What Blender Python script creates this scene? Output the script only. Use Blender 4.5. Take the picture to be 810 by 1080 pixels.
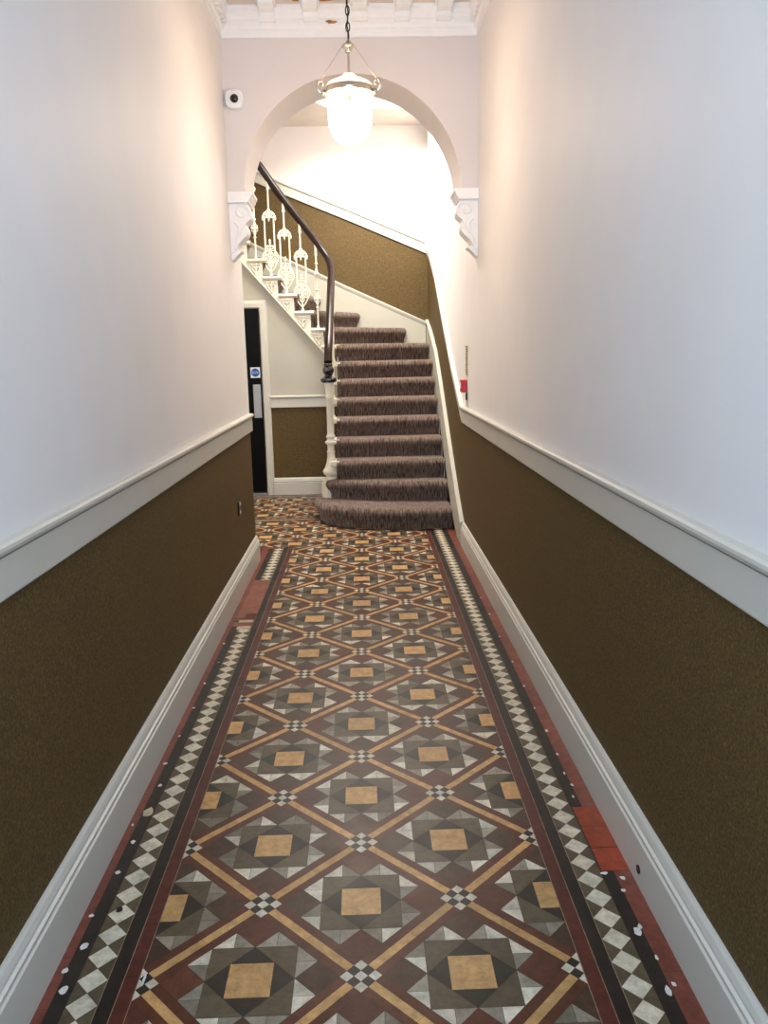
import bpy, bmesh, math, random
from mathutils import Vector, Matrix
random.seed(7)
PI = math.pi
for o in list(bpy.data.objects): bpy.data.objects.remove(o)
SC = bpy.context.scene
COL = SC.collection

# ------------------------------------------------------------------ camera
CAM_H = 1.42
F_PX, PITCH, YAW, ROLL = 838.74, 0.194330, 0.022941, -0.020578
fw = Vector((math.sin(YAW)*math.cos(PITCH), math.cos(YAW)*math.cos(PITCH), -math.sin(PITCH)))
rt = Vector((math.cos(YAW), -math.sin(YAW), 0)); up = rt.cross(fw)
c, s = math.cos(ROLL), math.sin(ROLL)
rt, up = c*rt + s*up, -s*rt + c*up
cd = bpy.data.cameras.new('camera'); cam = bpy.data.objects.new('camera', cd); COL.objects.link(cam)
cd.sensor_fit = 'HORIZONTAL'; cd.sensor_width = 36.0; cd.lens = F_PX/810*36; cd.clip_start = 0.02
cam.matrix_world = Matrix(((rt.x, up.x, -fw.x, 0), (rt.y, up.y, -fw.y, 0), (rt.z, up.z, -fw.z, CAM_H), (0, 0, 0, 1)))
SC.camera = cam

# ------------------------------------------------------------------ light
w = bpy.data.worlds.new('world'); SC.world = w; w.use_nodes = True
w.node_tree.nodes['Background'].inputs[0].default_value = (0.62, 0.72, 1.0, 1)
w.node_tree.nodes['Background'].inputs[1].default_value = 0.5
def area(name, loc, rot, sx, sy, power, col, spread=180):
    d = bpy.data.lights.new(name, 'AREA'); d.shape = 'RECTANGLE'; d.size = sx; d.size_y = sy; d.energy = power; d.color = col
    d.spread = math.radians(spread)
    o = bpy.data.objects.new(name, d); COL.objects.link(o); o.location = loc; o.rotation_euler = rot
    return o
area('entrance_daylight', (-0.03, -1.15, 1.75), (math.radians(86), 0, 0), 1.35, 3.0, 100, (0.56, 0.76, 1.0))
area('stairwell_skylight', (-0.15, 7.55, 4.5), (math.radians(18), 0, 0), 1.3, 1.2, 290, (1.0, 0.96, 0.88))
SC.view_settings.view_transform = 'Standard'; SC.view_settings.look = 'None'
SC.view_settings.gamma = 1; SC.view_settings.use_curve_mapping = False
SC.view_settings.exposure = 0.0

# ------------------------------------------------------------------ helpers
def lin(c):
    return tuple(((v/255)/12.92 if v/255 <= 0.04045 else ((v/255+0.055)/1.055)**2.4) for v in c)
def mat(name, rgb, rough=0.5, spec=0.5, metal=0.0, var=0.0, scale=30, bump=0.0, bscale=200, stretch=None, coat=0.0):
    m = bpy.data.materials.new(name); m.use_nodes = True; nt = m.node_tree; b = nt.nodes['Principled BSDF']
    col = lin(rgb); b.inputs['Base Color'].default_value = (*col, 1); b.inputs['Roughness'].default_value = rough
    b.inputs['Specular IOR Level'].default_value = spec; b.inputs['Metallic'].default_value = metal
    b.inputs['Coat Weight'].default_value = coat
    tc = nt.nodes.new('ShaderNodeTexCoord'); src = tc.outputs['Object']
    if stretch:
        mp = nt.nodes.new('ShaderNodeMapping'); mp.inputs['Scale'].default_value = stretch; nt.links.new(src, mp.inputs[0]); src = mp.outputs[0]
    if var:
        n = nt.nodes.new('ShaderNodeTexNoise'); n.inputs['Scale'].default_value = scale; n.inputs['Detail'].default_value = 5
        nt.links.new(src, n.inputs['Vector'])
        r = nt.nodes.new('ShaderNodeValToRGB'); r.color_ramp.elements[0].position = 0.3; r.color_ramp.elements[1].position = 0.7
        r.color_ramp.elements[0].color = (*[v*(1-var) for v in col], 1); r.color_ramp.elements[1].color = (*[min(1, v*(1+var)) for v in col], 1)
        nt.links.new(n.outputs['Fac'], r.inputs[0]); nt.links.new(r.outputs[0], b.inputs['Base Color'])
    if bump:
        n2 = nt.nodes.new('ShaderNodeTexNoise'); n2.inputs['Scale'].default_value = bscale; n2.inputs['Detail'].default_value = 3
        nt.links.new(src, n2.inputs['Vector'])
        bp = nt.nodes.new('ShaderNodeBump'); bp.inputs['Strength'].default_value = bump; bp.inputs['Distance'].default_value = 0.004
        nt.links.new(n2.outputs['Fac'], bp.inputs['Height']); nt.links.new(bp.outputs[0], b.inputs['Normal'])
    return m
def emit(name, rgb, strength):
    m = bpy.data.materials.new(name); m.use_nodes = True; nt = m.node_tree; b = nt.nodes['Principled BSDF']
    b.inputs['Base Color'].default_value = (*lin(rgb), 1); b.inputs['Emission Color'].default_value = (*lin(rgb), 1)
    b.inputs['Emission Strength'].default_value = strength
    return m

PAINT = mat('wall_paint', (236, 232, 229), 0.55, 0.3, var=0.015, scale=4, bump=0.05, bscale=60)
def wallpaper_mat():
    m = bpy.data.materials.new('olive_wallpaper'); m.use_nodes = True; nt = m.node_tree; b = nt.nodes['Principled BSDF']
    b.inputs['Roughness'].default_value = 0.6; b.inputs['Specular IOR Level'].default_value = 0.25
    tc = nt.nodes.new('ShaderNodeTexCoord')
    n = nt.nodes.new('ShaderNodeTexNoise'); n.inputs['Scale'].default_value = 150; n.inputs['Detail'].default_value = 6; n.inputs['Roughness'].default_value = 0.7
    nt.links.new(tc.outputs['Object'], n.inputs['Vector'])
    r = nt.nodes.new('ShaderNodeValToRGB'); e = r.color_ramp.elements
    e[0].position = 0.3; e[0].color = (*lin((46, 38, 24)), 1); e[1].position = 0.62; e[1].color = (*lin((110, 88, 48)), 1)
    x = e.new(0.72); x.color = (*lin((170, 142, 88)), 1)
    nt.links.new(n.outputs['Fac'], r.inputs[0])
    n2 = nt.nodes.new('ShaderNodeTexNoise'); n2.inputs['Scale'].default_value = 3.0; n2.inputs['Detail'].default_value = 3
    nt.links.new(tc.outputs['Object'], n2.inputs['Vector'])
    mx = nt.nodes.new('ShaderNodeMix'); mx.data_type = 'RGBA'; mx.blend_type = 'MULTIPLY'; mx.inputs[0].default_value = 0.35
    nt.links.new(r.outputs[0], mx.inputs[6]); nt.links.new(n2.outputs['Color'], mx.inputs[7])
    r2 = nt.nodes.new('ShaderNodeValToRGB'); r2.color_ramp.elements[0].color = (.6, .6, .6, 1); r2.color_ramp.elements[1].color = (1, 1, 1, 1)
    nt.links.new(n2.outputs['Fac'], r2.inputs[0]); nt.links.new(r2.outputs[0], mx.inputs[7])
    nt.links.new(mx.outputs[2], b.inputs['Base Color'])
    bp = nt.nodes.new('ShaderNodeBump'); bp.inputs['Strength'].default_value = 0.25; bp.inputs['Distance'].default_value = 0.003
    nt.links.new(n.outputs['Fac'], bp.inputs['Height']); nt.links.new(bp.outputs[0], b.inputs['Normal'])
    return m
OLIVE = wallpaper_mat()
STONE_DIM = mat('stone_white_dimmed', (186, 182, 168), 0.5, 0.3, var=0.02, scale=4)  # stone paint, tone lowered to offset the bright stairwell light
TRIM = mat('trim_gloss', (206, 203, 192), 0.35, 0.5, var=0.02, scale=6)
CREAM = mat('cream_gloss', (232, 226, 206), 0.35, 0.5, var=0.02, scale=20)
PLASTER = mat('white_plaster', (246, 245, 243), 0.6, 0.3, var=0.02, scale=25, bump=0.2, bscale=60)
CEIL = mat('ceiling_paint', (228, 216, 206), 0.7, 0.2, var=0.05, scale=6)
WALNUT = mat('mahogany', (30, 10, 6), 0.3, 0.3, var=0.35, scale=18, stretch=(1, 1, 0.12), coat=0.0)
BLACKP = mat('black_polish', (12, 10, 9), 0.15, 0.6, coat=0.5)
BLACK = mat('black_door_paint', (5, 5, 6), 0.5, 0.12)
STEEL = mat('brushed_steel', (178, 182, 188), 0.3, 0.5, metal=1.0, var=0.06, scale=40, stretch=(1, 1, 8))
NICKEL = mat('polished_nickel', (205, 196, 180), 0.18, 0.5, metal=1.0)
BRASSD = mat('dark_bronze', (60, 48, 34), 0.35, 0.5, metal=0.8)
CHAINM = mat('black_chain', (22, 20, 20), 0.4, 0.5, metal=0.5)
WHITEPL = mat('white_plastic', (236, 236, 236), 0.35, 0.5)
LENS = mat('lens_black', (6, 6, 8), 0.08, 0.7)
REDPL = mat('red_plastic', (196, 14, 34), 0.35, 0.5)
SIGNBLUE = mat('sign_blue', (24, 92, 170), 0.4, 0.4)
SIGNW = mat('sign_white', (230, 232, 234), 0.4, 0.4)
OLIVETXT = mat('sign_print_olive', (92, 104, 52), 0.5, 0.3)
BROWNP = mat('peeled_plaster', (176, 128, 76), 0.8, 0.1, var=0.4, scale=60)

def obj(name, bm, m, parent=None, smooth=False, fix=True, angle=35):
    if fix: bmesh.ops.recalc_face_normals(bm, faces=bm.faces)
    me = bpy.data.meshes.new(name); bm.to_mesh(me); bm.free()
    for mm in (m if isinstance(m, (list, tuple)) else [m]): me.materials.append(mm)
    if smooth:
        me.shade_smooth() if hasattr(me, 'shade_smooth') else None
        try: me.set_sharp_from_angle(angle=math.radians(angle))
        except Exception: pass
    o = bpy.data.objects.new(name, me); COL.objects.link(o)
    if parent: o.parent = parent
    return o
def struct(name, bm, m, parent=None, **k):
    o = obj(name, bm, m, parent, **k)
    if not parent: o['kind'] = 'structure'
    return o
def thing(name, label, cat, loc=(0, 0, 0), group=None):
    o = bpy.data.objects.new(name, None); COL.objects.link(o); o.location = loc; o.empty_display_size = 0.05
    o['label'] = label; o['category'] = cat
    if group: o['group'] = group
    return o
def box(bm, x0, x1, y0, y1, z0, z1, bev=0.0, mi=0):
    v = [bm.verts.new(p) for p in ((x0, y0, z0), (x1, y0, z0), (x1, y1, z0), (x0, y1, z0), (x0, y0, z1), (x1, y0, z1), (x1, y1, z1), (x0, y1, z1))]
    fs = [bm.faces.new([v[i] for i in f]) for f in ((3, 2, 1, 0), (4, 5, 6, 7), (0, 1, 5, 4), (1, 2, 6, 5), (2, 3, 7, 6), (3, 0, 4, 7))]
    for f in fs: f.material_index = mi
    if bev: bmesh.ops.bevel(bm, geom=list({e for f in fs for e in f.edges}), offset=bev, segments=2, affect='EDGES', profile=0.5)
def prism(bm, pts, axis, a, b, mi=0):
    """pts: 2-D outline; axis 'x','y','z' is the extrusion axis from a to b (pts give the other two, in order)"""
    def P(p, t): return {'x': (t, p[0], p[1]), 'y': (p[0], t, p[1]), 'z': (p[0], p[1], t)}[axis]
    A = [bm.verts.new(P(p, a)) for p in pts]; B = [bm.verts.new(P(p, b)) for p in pts]; n = len(pts)
    fs = [bm.faces.new(A[::-1]), bm.faces.new(B)]
    for i in range(n): fs.append(bm.faces.new((A[i], A[(i+1) % n], B[(i+1) % n], B[i])))
    for f in fs: f.material_index = mi
def grid(bm, rows, close_u=False, cap=False, mi=0):
    vs = [[bm.verts.new(p) for p in r] for r in rows]; n = len(vs[0])
    for i in range(len(vs)-1):
        for j in range(n if close_u else n-1):
            f = bm.faces.new((vs[i][j], vs[i][(j+1) % n], vs[i+1][(j+1) % n], vs[i+1][j])); f.material_index = mi
    if cap:
        for r in (vs[0], vs[-1]):
            f = bm.faces.new(r); f.material_index = mi
    return vs
def lathe(bm, prof, cx, cy, z0=0.0, n=28, mi=0):
    rows = [[(cx+r*math.cos(2*PI*k/n), cy+r*math.sin(2*PI*k/n), z0+z) for k in range(n)] for r, z in prof]
    grid(bm, rows, True, True, mi)
def tube(bm, pts, r, n=8, closed=False, ry=None, taper=None, mi=0, upv=None):
    """sweep an ellipse (r across, ry along the other normal) along a polyline"""
    pts = [Vector(p) for p in pts]; N = len(pts); rows = []; ry = ry or r; prev = None
    for i, p in enumerate(pts):
        if closed: t = pts[(i+1) % N] - pts[i-1]
        else: t = pts[min(i+1, N-1)] - pts[max(i-1, 0)]
        t.normalize()
        if upv: a = Vector(upv)
        elif prev is not None: a = prev
        else: a = Vector((0, 0, 1)) if abs(t.z) < 0.9 else Vector((0, 1, 0))
        s1 = a - t*a.dot(t)
        if s1.length < 1e-5: s1 = Vector((1, 0, 0)) - t*t.x
        s1.normalize(); prev = s1; s2 = t.cross(s1); k = taper(i/(N-1)) if taper else 1
        rows.append([p + s2*r*k*math.cos(2*PI*j/n) + s1*ry*k*math.sin(2*PI*j/n) for j in range(n)])
    if closed: rows.append(rows[0]); vs = grid(bm, rows, True, False, mi); bmesh.ops.remove_doubles(bm, verts=[v for r_ in vs for v in r_], dist=1e-6)
    else: grid(bm, rows, True, True, mi)
def ring(bm, c, R, r, axis='y', n=20, m=8, sx=1, mi=0):
    pts = []
    for k in range(n):
        a = 2*PI*k/n; u, v = R*sx*math.cos(a), R*math.sin(a)
        pts.append({'y': (c[0]+u, c[1], c[2]+v), 'x': (c[0], c[1]+u, c[2]+v), 'z': (c[0]+u, c[1]+v, c[2])}[axis])
    tube(bm, pts, r, m, True, mi=mi, upv={'y': (0, 1, 0), 'x': (1, 0, 0), 'z': (0, 0, 1)}[axis])
def catmull(P, k=8):
    P = [Vector(p) for p in P]; out = []
    for i in range(len(P)-1):
        p0, p1, p2, p3 = P[max(i-1, 0)], P[i], P[i+1], P[min(i+2, len(P)-1)]
        for j in range(k):
            t = j/k
            out.append(0.5*((2*p1)+(p2-p0)*t+(2*p0-5*p1+4*p2-p3)*t*t+(3*p1-p0-3*p2+p3)*t**3))
    out.append(P[-1]); return out
B = bmesh.new

# ------------------------------------------------------------------ dimensions
XL, XR = -0.79, 0.735            # hall wall planes
Y0 = -1.2                        # hall starts behind the camera
YA, YB = 5.15, 5.55              # arch wall front and back
ZC = 3.42                        # hall ceiling
XW = -2.2                        # far left of the stair hall
YU, YF = 8.29, 8.97              # wall under the stairs, far stairwell wall
ZT = 4.6
R = 0.171                        # riser
DT, DB, ST = 1.046, 0.925, 0.181

# ------------------------------------------------------------------ floor tiles
PX, PY, P = -0.0388, 1.6129, 0.25942
TILE = {'oxblood': (88, 47, 31), 'oxblood_border': (84, 37, 28), 'red_wall': (120, 64, 51), 'orange_red': (152, 62, 36), 'chocolate': (74, 52, 38),
        'buff': (198, 154, 98), 'grey': (90, 78, 59), 'charcoal': (43, 38, 31), 'black': (36, 30, 25), 'white': (206, 198, 178), 'ivory': (212, 204, 182),
        'silver': (150, 141, 124), 'dull': (122, 113, 97), 'patch_red': (138, 84, 69), 'patch_dark': (92, 42, 32), 'sandy': (196, 180, 152), 'spill': (226, 224, 220), 'grout': (54, 45, 38), 'grout_pale': (150, 128, 106)}
fbm = B(); lay = fbm.faces.layers.float.new('dummy')
fcols = []
def clip(poly, xmin, xmax, ymin, ymax):
    for ax, val, sgn in ((0, xmin, 1), (0, xmax, -1), (1, ymin, 1), (1, ymax, -1)):
        out = []
        for i in range(len(poly)):
            a, b = poly[i-1], poly[i]; da, db = sgn*(a[ax]-val), sgn*(b[ax]-val)
            if da >= 0 and db >= 0: out.append(b)
            elif da >= 0 > db or da < 0 <= db:
                t = da/(da-db); q = (a[0]+(b[0]-a[0])*t, a[1]+(b[1]-a[1])*t); out.append(q)
                if db >= 0: out.append(b)
        poly = out
        if len(poly) < 3: return None
    res = [p for i, p in enumerate(poly) if math.hypot(p[0]-poly[i-1][0], p[1]-poly[i-1][1]) > 1e-5]
    return res if len(res) > 2 else None
def tile(poly, kind, jit=0.12, z=0.0012, gap=0.0011, clipto=None):
    if clipto:
        poly = clip(poly, *clipto)
        if not poly: return
    A = sum(poly[i-1][0]*poly[i][1]-poly[i][0]*poly[i-1][1] for i in range(len(poly)))
    if abs(A) < 2e-5: return
    if A < 0: poly = poly[::-1]
    n = len(poly); ins = []
    for i in range(n):
        p, q, r_ = poly[i-1], poly[i], poly[(i+1) % n]
        e1 = (q[0]-p[0], q[1]-p[1]); e2 = (r_[0]-q[0], r_[1]-q[1]); l1 = math.hypot(*e1); l2 = math.hypot(*e2)
        n1 = (-e1[1]/l1, e1[0]/l1); n2 = (-e2[1]/l2, e2[0]/l2); d = 1+n1[0]*n2[0]+n1[1]*n2[1]
        if d < 0.15: d = 0.15
        ins.append((q[0]+gap*0.5*(n1[0]+n2[0])*2/d*0.5*1.0, q[1]+gap*0.5*(n1[1]+n2[1])*2/d*0.5))
    try: f = fbm.faces.new([fbm.verts.new((x, y, z)) for x, y in ins])
    except ValueError: return
    k = 1+random.uniform(-jit, jit); h = random.uniform(-0.03, 0.03)
    cl = lin(TILE[kind]); f[lay] = len(fcols); fcols.append((min(1, cl[0]*k*(1+h)), min(1, cl[1]*k), min(1, cl[2]*k*(1-h)), 1))
def rect(x0, x1, y0, y1): return [(x0, y0), (x1, y0), (x1, y1), (x0, y1)]
def cell(cx, cy, clipto):
    p = P; w_ = 0.193*p; D = p-w_; s_ = D/2
    T = lambda poly, kind, **k: tile([(cx+a, cy+b) for a, b in poly], kind, clipto=clipto, **k)
    for i in range(4):
        ca, sa = (1, 0, -1, 0)[i], (0, 1, 0, -1)[i]
        rot = lambda q: (q[0]*ca-q[1]*sa, q[0]*sa+q[1]*ca)
        G = lambda poly, kind, **k: T([rot(q) for q in poly], kind, **k)
        G([(D, 0), (1.5*s_, s_/2), (s_, 0), (1.5*s_, -s_/2)], random.choice(('chocolate', 'chocolate', 'chocolate', 'oxblood')), jit=0.2)
        for sg in (1, -1):   # the pale triangles, each of two pieces
            G([(s_, 0), (1.5*s_, sg*s_/2), (s_, sg*s_/2)], random.choice(('silver', 'silver', 'white', 'dull')), jit=0.25)
            G([(s_, sg*s_/2), (1.5*s_, sg*s_/2), (s_, sg*s_)], random.choice(('silver', 'white', 'white', 'dull')), jit=0.25)
        G([(s_, s_), (0, s_), (s_, 0)], 'grey')
        G([(s_, 0), (s_/2, s_/2), (s_/2, -s_/2)], 'charcoal')
    h = s_/2
    T(rect(-h, h, -h, h), 'buff', jit=0.1)
def crossing(cx, cy, clipto):
    t = 2*0.193*P/(3*math.sqrt(2))*1.0     # side of one checker tile
    r2 = math.sqrt(.5)
    for i in (-1, 0, 1):
        for j in (-1, 0, 1):
            q = []
            for a, b in ((-.5, -.5), (.5, -.5), (.5, .5), (-.5, .5)):
                u, v = (i+a)*t, (j+b)*t; q.append((cx+(u-v)*r2, cy+(u+v)*r2))
            tile(q, 'white' if (i+j) % 2 == 0 else 'charcoal', clipto=clipto, gap=0.0006)
    L = P*math.sqrt(2)
    for sg in (1, -1):      # the banded strips that leave this crossing towards +y
        for m_ in (-1, 0, 1):
            for a0, a1 in ((1.5*t, L/2), (L/2, L-1.5*t)):
                q = []
                for u, v in ((a0, (m_-.5)*t), (a1, (m_-.5)*t), (a1, (m_+.5)*t), (a0, (m_+.5)*t)):
                    q.append((cx+sg*(u-v)*r2, cy+(u+v)*r2))
                tile(q, 'buff' if m_ == 0 else 'oxblood', clipto=clipto, gap=0.0008)
def field(px, py, rect_):
    x0, x1, y0, y1 = rect_
    for i in range(int((x0-px)/P)-2, int((x1-px)/P)+3):
        for j in range(int((y0-py)/P)-2, int((y1-py)/P)+3):
            cx, cy = px+i*P, py+j*P
            (crossing if (i+j) % 2 == 0 else cell)(cx, cy, rect_)
FX0, FX1 = PX-2*P, PX+2*P
field(PX, PY, (FX0, FX1, Y0, 5.93))
field(PX, PY, (XW, FX1, 5.93, 6.9))
def bricks(x0, x1, y0, y1, ln, kind, off=0.0, **k):
    y = y0-off
    while y < y1:
        a, b = max(y, y0), min(y+ln, y1)
        if b-a > 0.004: tile(rect(x0, x1, a, b), kind, **k)
        y += ln
def checker_band(x0, x1, y0, y1, yv, pitch):
    k0 = int((y0-yv)/pitch)-1; xm = (x0+x1)/2; k = k0; ct = (x0, x1, y0, y1)
    while yv+k*pitch < y1+pitch:
        y = yv+k*pitch
        tile([(x0, y), (xm, y-pitch/2), (x1, y), (xm, y+pitch/2)], 'ivory', jit=0.08, clipto=ct, gap=0.0007)
        tile([(x0, y), (xm, y+pitch/2), (x0, y+pitch)], 'grey', clipto=ct, gap=0.0007)
        tile([(x1, y), (x1, y+pitch), (xm, y+pitch/2)], 'grey', clipto=ct, gap=0.0007)
        k += 1
YE = 6.9
for xg, y1g in ((FX1, YE), (.517, YE), (.553, YE), (FX0, 5.93), (-.593, 5.93), (-.63, 5.93)): tile(rect(xg-.001, xg+.001, Y0, y1g), 'grout_pale', z=.0016, gap=0)
# right border, from the field to the skirting
bricks(FX1, 0.517, Y0, YE, 0.152, 'oxblood_border'); bricks(0.517, 0.553, Y0, YE, 0.152, 'black', 0.06)
checker_band(0.553, 0.625, Y0, YE, 1.4755, 0.0753)
for a, b in ((Y0, 1.96), (2.28, YE)):
    bricks(0.625, 0.662, a, b, 0.152, 'black', 0.03); bricks(0.662, 0.735, a, b, 0.155, 'red_wall')
for k in range(3): tile(rect(0.629, 0.735, 1.96+k*0.107, 1.96+(k+1)*0.107), 'orange_red', jit=0.08, gap=0.003)
# left border; a stretch of it was relaid in plain red tiles
LX = (FX0, -0.593, -0.63, -0.702, -0.739, -0.79)
bricks(LX[1], LX[0], Y0, 5.93, 0.152, 'oxblood_border', 0.05); bricks(LX[2], LX[1], Y0, 5.93, 0.152, 'black')
for a, b in ((Y0, 4.06), (5.02, 5.88)):
    checker_band(LX[3], LX[2], a, b, 1.705, 0.0753); bricks(LX[4], LX[3], a, b, 0.152, 'black', 0.07)
bricks(LX[5], LX[4], Y0, 5.93, 0.155, 'red_wall', 0.04)
y = 4.33
while y < 5.02:
    tile(rect(-0.739, -0.632, y, min(5.02, y+0.115)), 'patch_red', jit=0.12, gap=0.002); y += 0.115
tile(rect(-0.739, -0.69, 4.25, 4.33), 'patch_red'); tile(rect(-0.69, -0.632, 4.235, 4.33), 'patch_dark')
tile(rect(-0.715, -0.635, 4.18, 4.215), 'sandy'); tile(rect(-0.739, -0.635, 4.215, 4.235), 'patch_red'); tile(rect(-0.739, -0.635, 4.115, 4.18), 'patch_red')
tile(rect(-0.71, -0.635, 4.06, 4.115), 'sandy'); tile(rect(-0.739, -0.71, 4.06, 4.115), 'black')
bricks(LX[3], LX[2], 5.88, 5.93, 0.1, 'red_wall'); bricks(LX[4], LX[3], 5.88, 5.93, 0.1, 'red_wall')
# cross strip, then the second field up to the wall under the stairs
def bricks_x(x0, x1, y0, y1, ln, kind, **k):
    x = x0
    while x < x1: tile(rect(x, min(x+ln, x1), y0, y1), kind, **k); x += ln
bricks_x(XW, 0.3, 6.9, 6.935, 0.152, 'oxblood'); bricks_x(XW, 0.3, 6.935, 6.985, 0.052, 'silver'); bricks_x(XW, 0.3, 6.985, 7.03, 0.152, 'oxblood')
field(-0.69, 7.965-P, (XW, -0.2, 7.03, 8.12))
bricks_x(XW, -0.2, 8.12, 8.16, 0.152, 'black'); bricks_x(XW, -0.2, 8.16, 8.215, 0.055, 'silver', jit=0.2); bricks_x(XW, -0.2, 8.215, 8.29, 0.152, 'oxblood_border')
# paint drips and a burnt spot along the borders
def blob(x, y, rx, ry, kind):
    n = 9; a0 = random.random()*6
    pts = [(x+rx*random.uniform(.6, 1.1)*math.cos(2*PI*k/n), y+ry*random.uniform(.6, 1.1)*math.sin(2*PI*k/n)) for k in range(n)]
    tile(pts, kind, z=0.0026, gap=0.0, jit=0.04)
for x, y in ((0.657, 2.487), (0.664, 2.41), (0.649, 2.34), (0.678, 1.927), (0.663, 1.876), (0.66, 1.738), (0.664, 1.634), (0.673, 1.551),
             (0.665, 2.62), (0.668, 2.8), (0.664, 3.0), (0.666, 3.22), (0.668, 3.5), (0.664, 3.84), (0.67, 4.2), (0.664, 4.5),
             (-0.74, 2.641), (-0.723, 2.492), (-0.73, 2.316), (-0.751, 2.263), (-0.723, 2.171), (-0.726, 2.028), (-0.743, 1.852), (-0.741, 1.663),
             (-0.738, 2.85), (-0.735, 3.1), (-0.738, 3.35), (-0.72, 3.6), (-0.738, 3.85)):
    blob(x, y, random.uniform(.004, .010), random.uniform(.005, .012), 'spill')
blob(-0.723, 1.741, .013, .013, 'spill'); blob(-0.723, 1.603, .012, .014, 'spill'); blob(0.649, 1.72, .012, .016, 'spill'); blob(0.654, 1.532, .009, .02, 'spill')
blob(0.633, 1.95, .011, .008, 'spill'); blob(-0.676, 1.872, .012, .012, 'black'); blob(-0.72, 2.33, .018, .03, 'sandy'); blob(0.105, 2.9, .02, .012, 'charcoal')
blob(-.545, 1.625, .004, .022, 'spill')
# bed of the tiles
n0 = len(fcols); fcols.append((*lin(TILE['grout']), 1))
def bed(x0, x1, y0, y1):
    before = set(fbm.faces); box(fbm, x0, x1, y0, y1, -0.15, 0.0)
    for f in fbm.faces:
        if f not in before: f[lay] = n0
bed(XL-0.3, XR+0.3, Y0, YB); bed(XW-0.3, XR+0.3, YB, YF+0.3)
ids = [int(round(f[lay])) for f in fbm.faces]
me = bpy.data.meshes.new('floor'); fbm.to_mesh(me); fbm.free()
me.attributes.remove(me.attributes['dummy'])
at = me.attributes.new('tile_colour', 'FLOAT_COLOR', 'FACE')
at.data.foreach_set('color', [v for i in ids for v in fcols[i]])
def floor_mat():
    m = bpy.data.materials.new('encaustic_tiles'); m.use_nodes = True; nt = m.node_tree; b = nt.nodes['Principled BSDF']
    a = nt.nodes.new('ShaderNodeAttribute'); a.attribute_name = 'tile_colour'
    tc = nt.nodes.new('ShaderNodeTexCoord')
    n = nt.nodes.new('ShaderNodeTexNoise'); n.inputs['Scale'].default_value = 30; n.inputs['Detail'].default_value = 8; n.inputs['Roughness'].default_value = .72
    nt.links.new(tc.outputs['Object'], n.inputs['Vector'])
    r = nt.nodes.new('ShaderNodeValToRGB'); r.color_ramp.elements[0].position = .32; r.color_ramp.elements[0].color = (.42, .4, .37, 1)
    r.color_ramp.elements[1].position = .62; r.color_ramp.elements[1].color = (1, 1, 1, 1)
    nt.links.new(n.outputs['Fac'], r.inputs[0])
    mx = nt.nodes.new('ShaderNodeMix'); mx.data_type = 'RGBA'; mx.blend_type = 'MULTIPLY'; mx.inputs[0].default_value = .8
    nt.links.new(a.outputs['Color'], mx.inputs[6]); nt.links.new(r.outputs[0], mx.inputs[7]); nt.links.new(mx.outputs[2], b.inputs['Base Color'])
    rr = nt.nodes.new('ShaderNodeMapRange'); rr.inputs[3].default_value = .34; rr.inputs[4].default_value = .52
    n2 = nt.nodes.new('ShaderNodeTexNoise'); n2.inputs['Scale'].default_value = 9; n2.inputs['Detail'].default_value = 4
    nt.links.new(tc.outputs['Object'], n2.inputs['Vector']); nt.links.new(n2.outputs['Fac'], rr.inputs[0]); nt.links.new(rr.outputs[0], b.inputs['Roughness'])
    b.inputs['Specular IOR Level'].default_value = .28
    bp = nt.nodes.new('ShaderNodeBump'); bp.inputs['Strength'].default_value = .08; bp.inputs['Distance'].default_value = .003
    nt.links.new(n.outputs['Fac'], bp.inputs['Height']); nt.links.new(bp.outputs[0], b.inputs['Normal'])
    return m
me.materials.append(floor_mat())
fl = bpy.data.objects.new('floor', me); COL.objects.link(fl); fl['kind'] = 'structure'

# ------------------------------------------------------------------ walls and ceilings
bm = B()
box(bm, XL-.25, XL, Y0, YB, 0, .98, mi=1); box(bm, XL-.25, XL, Y0, YB, .98, ZC+.1, mi=0)
struct('wall_left', bm, [PAINT, OLIVE])
# right wall: the olive dado follows the floor, then climbs with the stairs
DADO = [(Y0, DT), (5.86, DT), (6.52, 1.375), (7.37, 1.872), (8.0, 2.25), (8.6, 2.5), (YF, 2.62)]      # top line of the dado rail
bm = B()
ys = [p[0] for p in DADO]+[YF+.25]; zs = [p[1]-.06 for p in DADO]+[DADO[-1][1]-.06]
for i in range(len(ys)-1):
    prism(bm, [(ys[i], 0), (ys[i+1], 0), (ys[i+1], zs[i+1]), (ys[i], zs[i])], 'x', XR, XR+.25, 1)
    prism(bm, [(ys[i], zs[i]), (ys[i+1], zs[i+1]), (ys[i+1], ZT), (ys[i], ZT)], 'x', XR, XR+.25, 0)
struct('wall_right', bm, [PAINT, OLIVE])
# arch wall
ACX, ACZ, AR = -0.03, 2.41, 0.662
out = [(XL, 2.4), (ACX-AR, 2.4)]
N = 48
arc = [(ACX-AR*math.cos(PI*k/N), ACZ+AR*math.sin(PI*k/N)) for k in range(N+1)]
bm = B()
for k in range(N):       # vertical slices over the opening
    a, b_ = arc[k], arc[k+1]; prism(bm, [a, b_, (b_[0], ZT), (a[0], ZT)], 'y', YA, YB)
prism(bm, [(XL-.25, ACZ), arc[0], (arc[0][0], ZT), (XL-.25, ZT)], 'y', YA, YB); prism(bm, [arc[-1], (XR, ACZ), (XR, ZT), (arc[-1][0], ZT)], 'y', YA, YB)
bmesh.ops.remove_doubles(bm, verts=bm.verts, dist=1e-5)
dup_f = {}
for f in bm.faces: dup_f.setdefault(frozenset(v.index for v in f.verts), []).append(f)
bm.verts.index_update()
dup_f = {}
for f in bm.faces: dup_f.setdefault(frozenset(v.index for v in f.verts), []).append(f)
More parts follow.
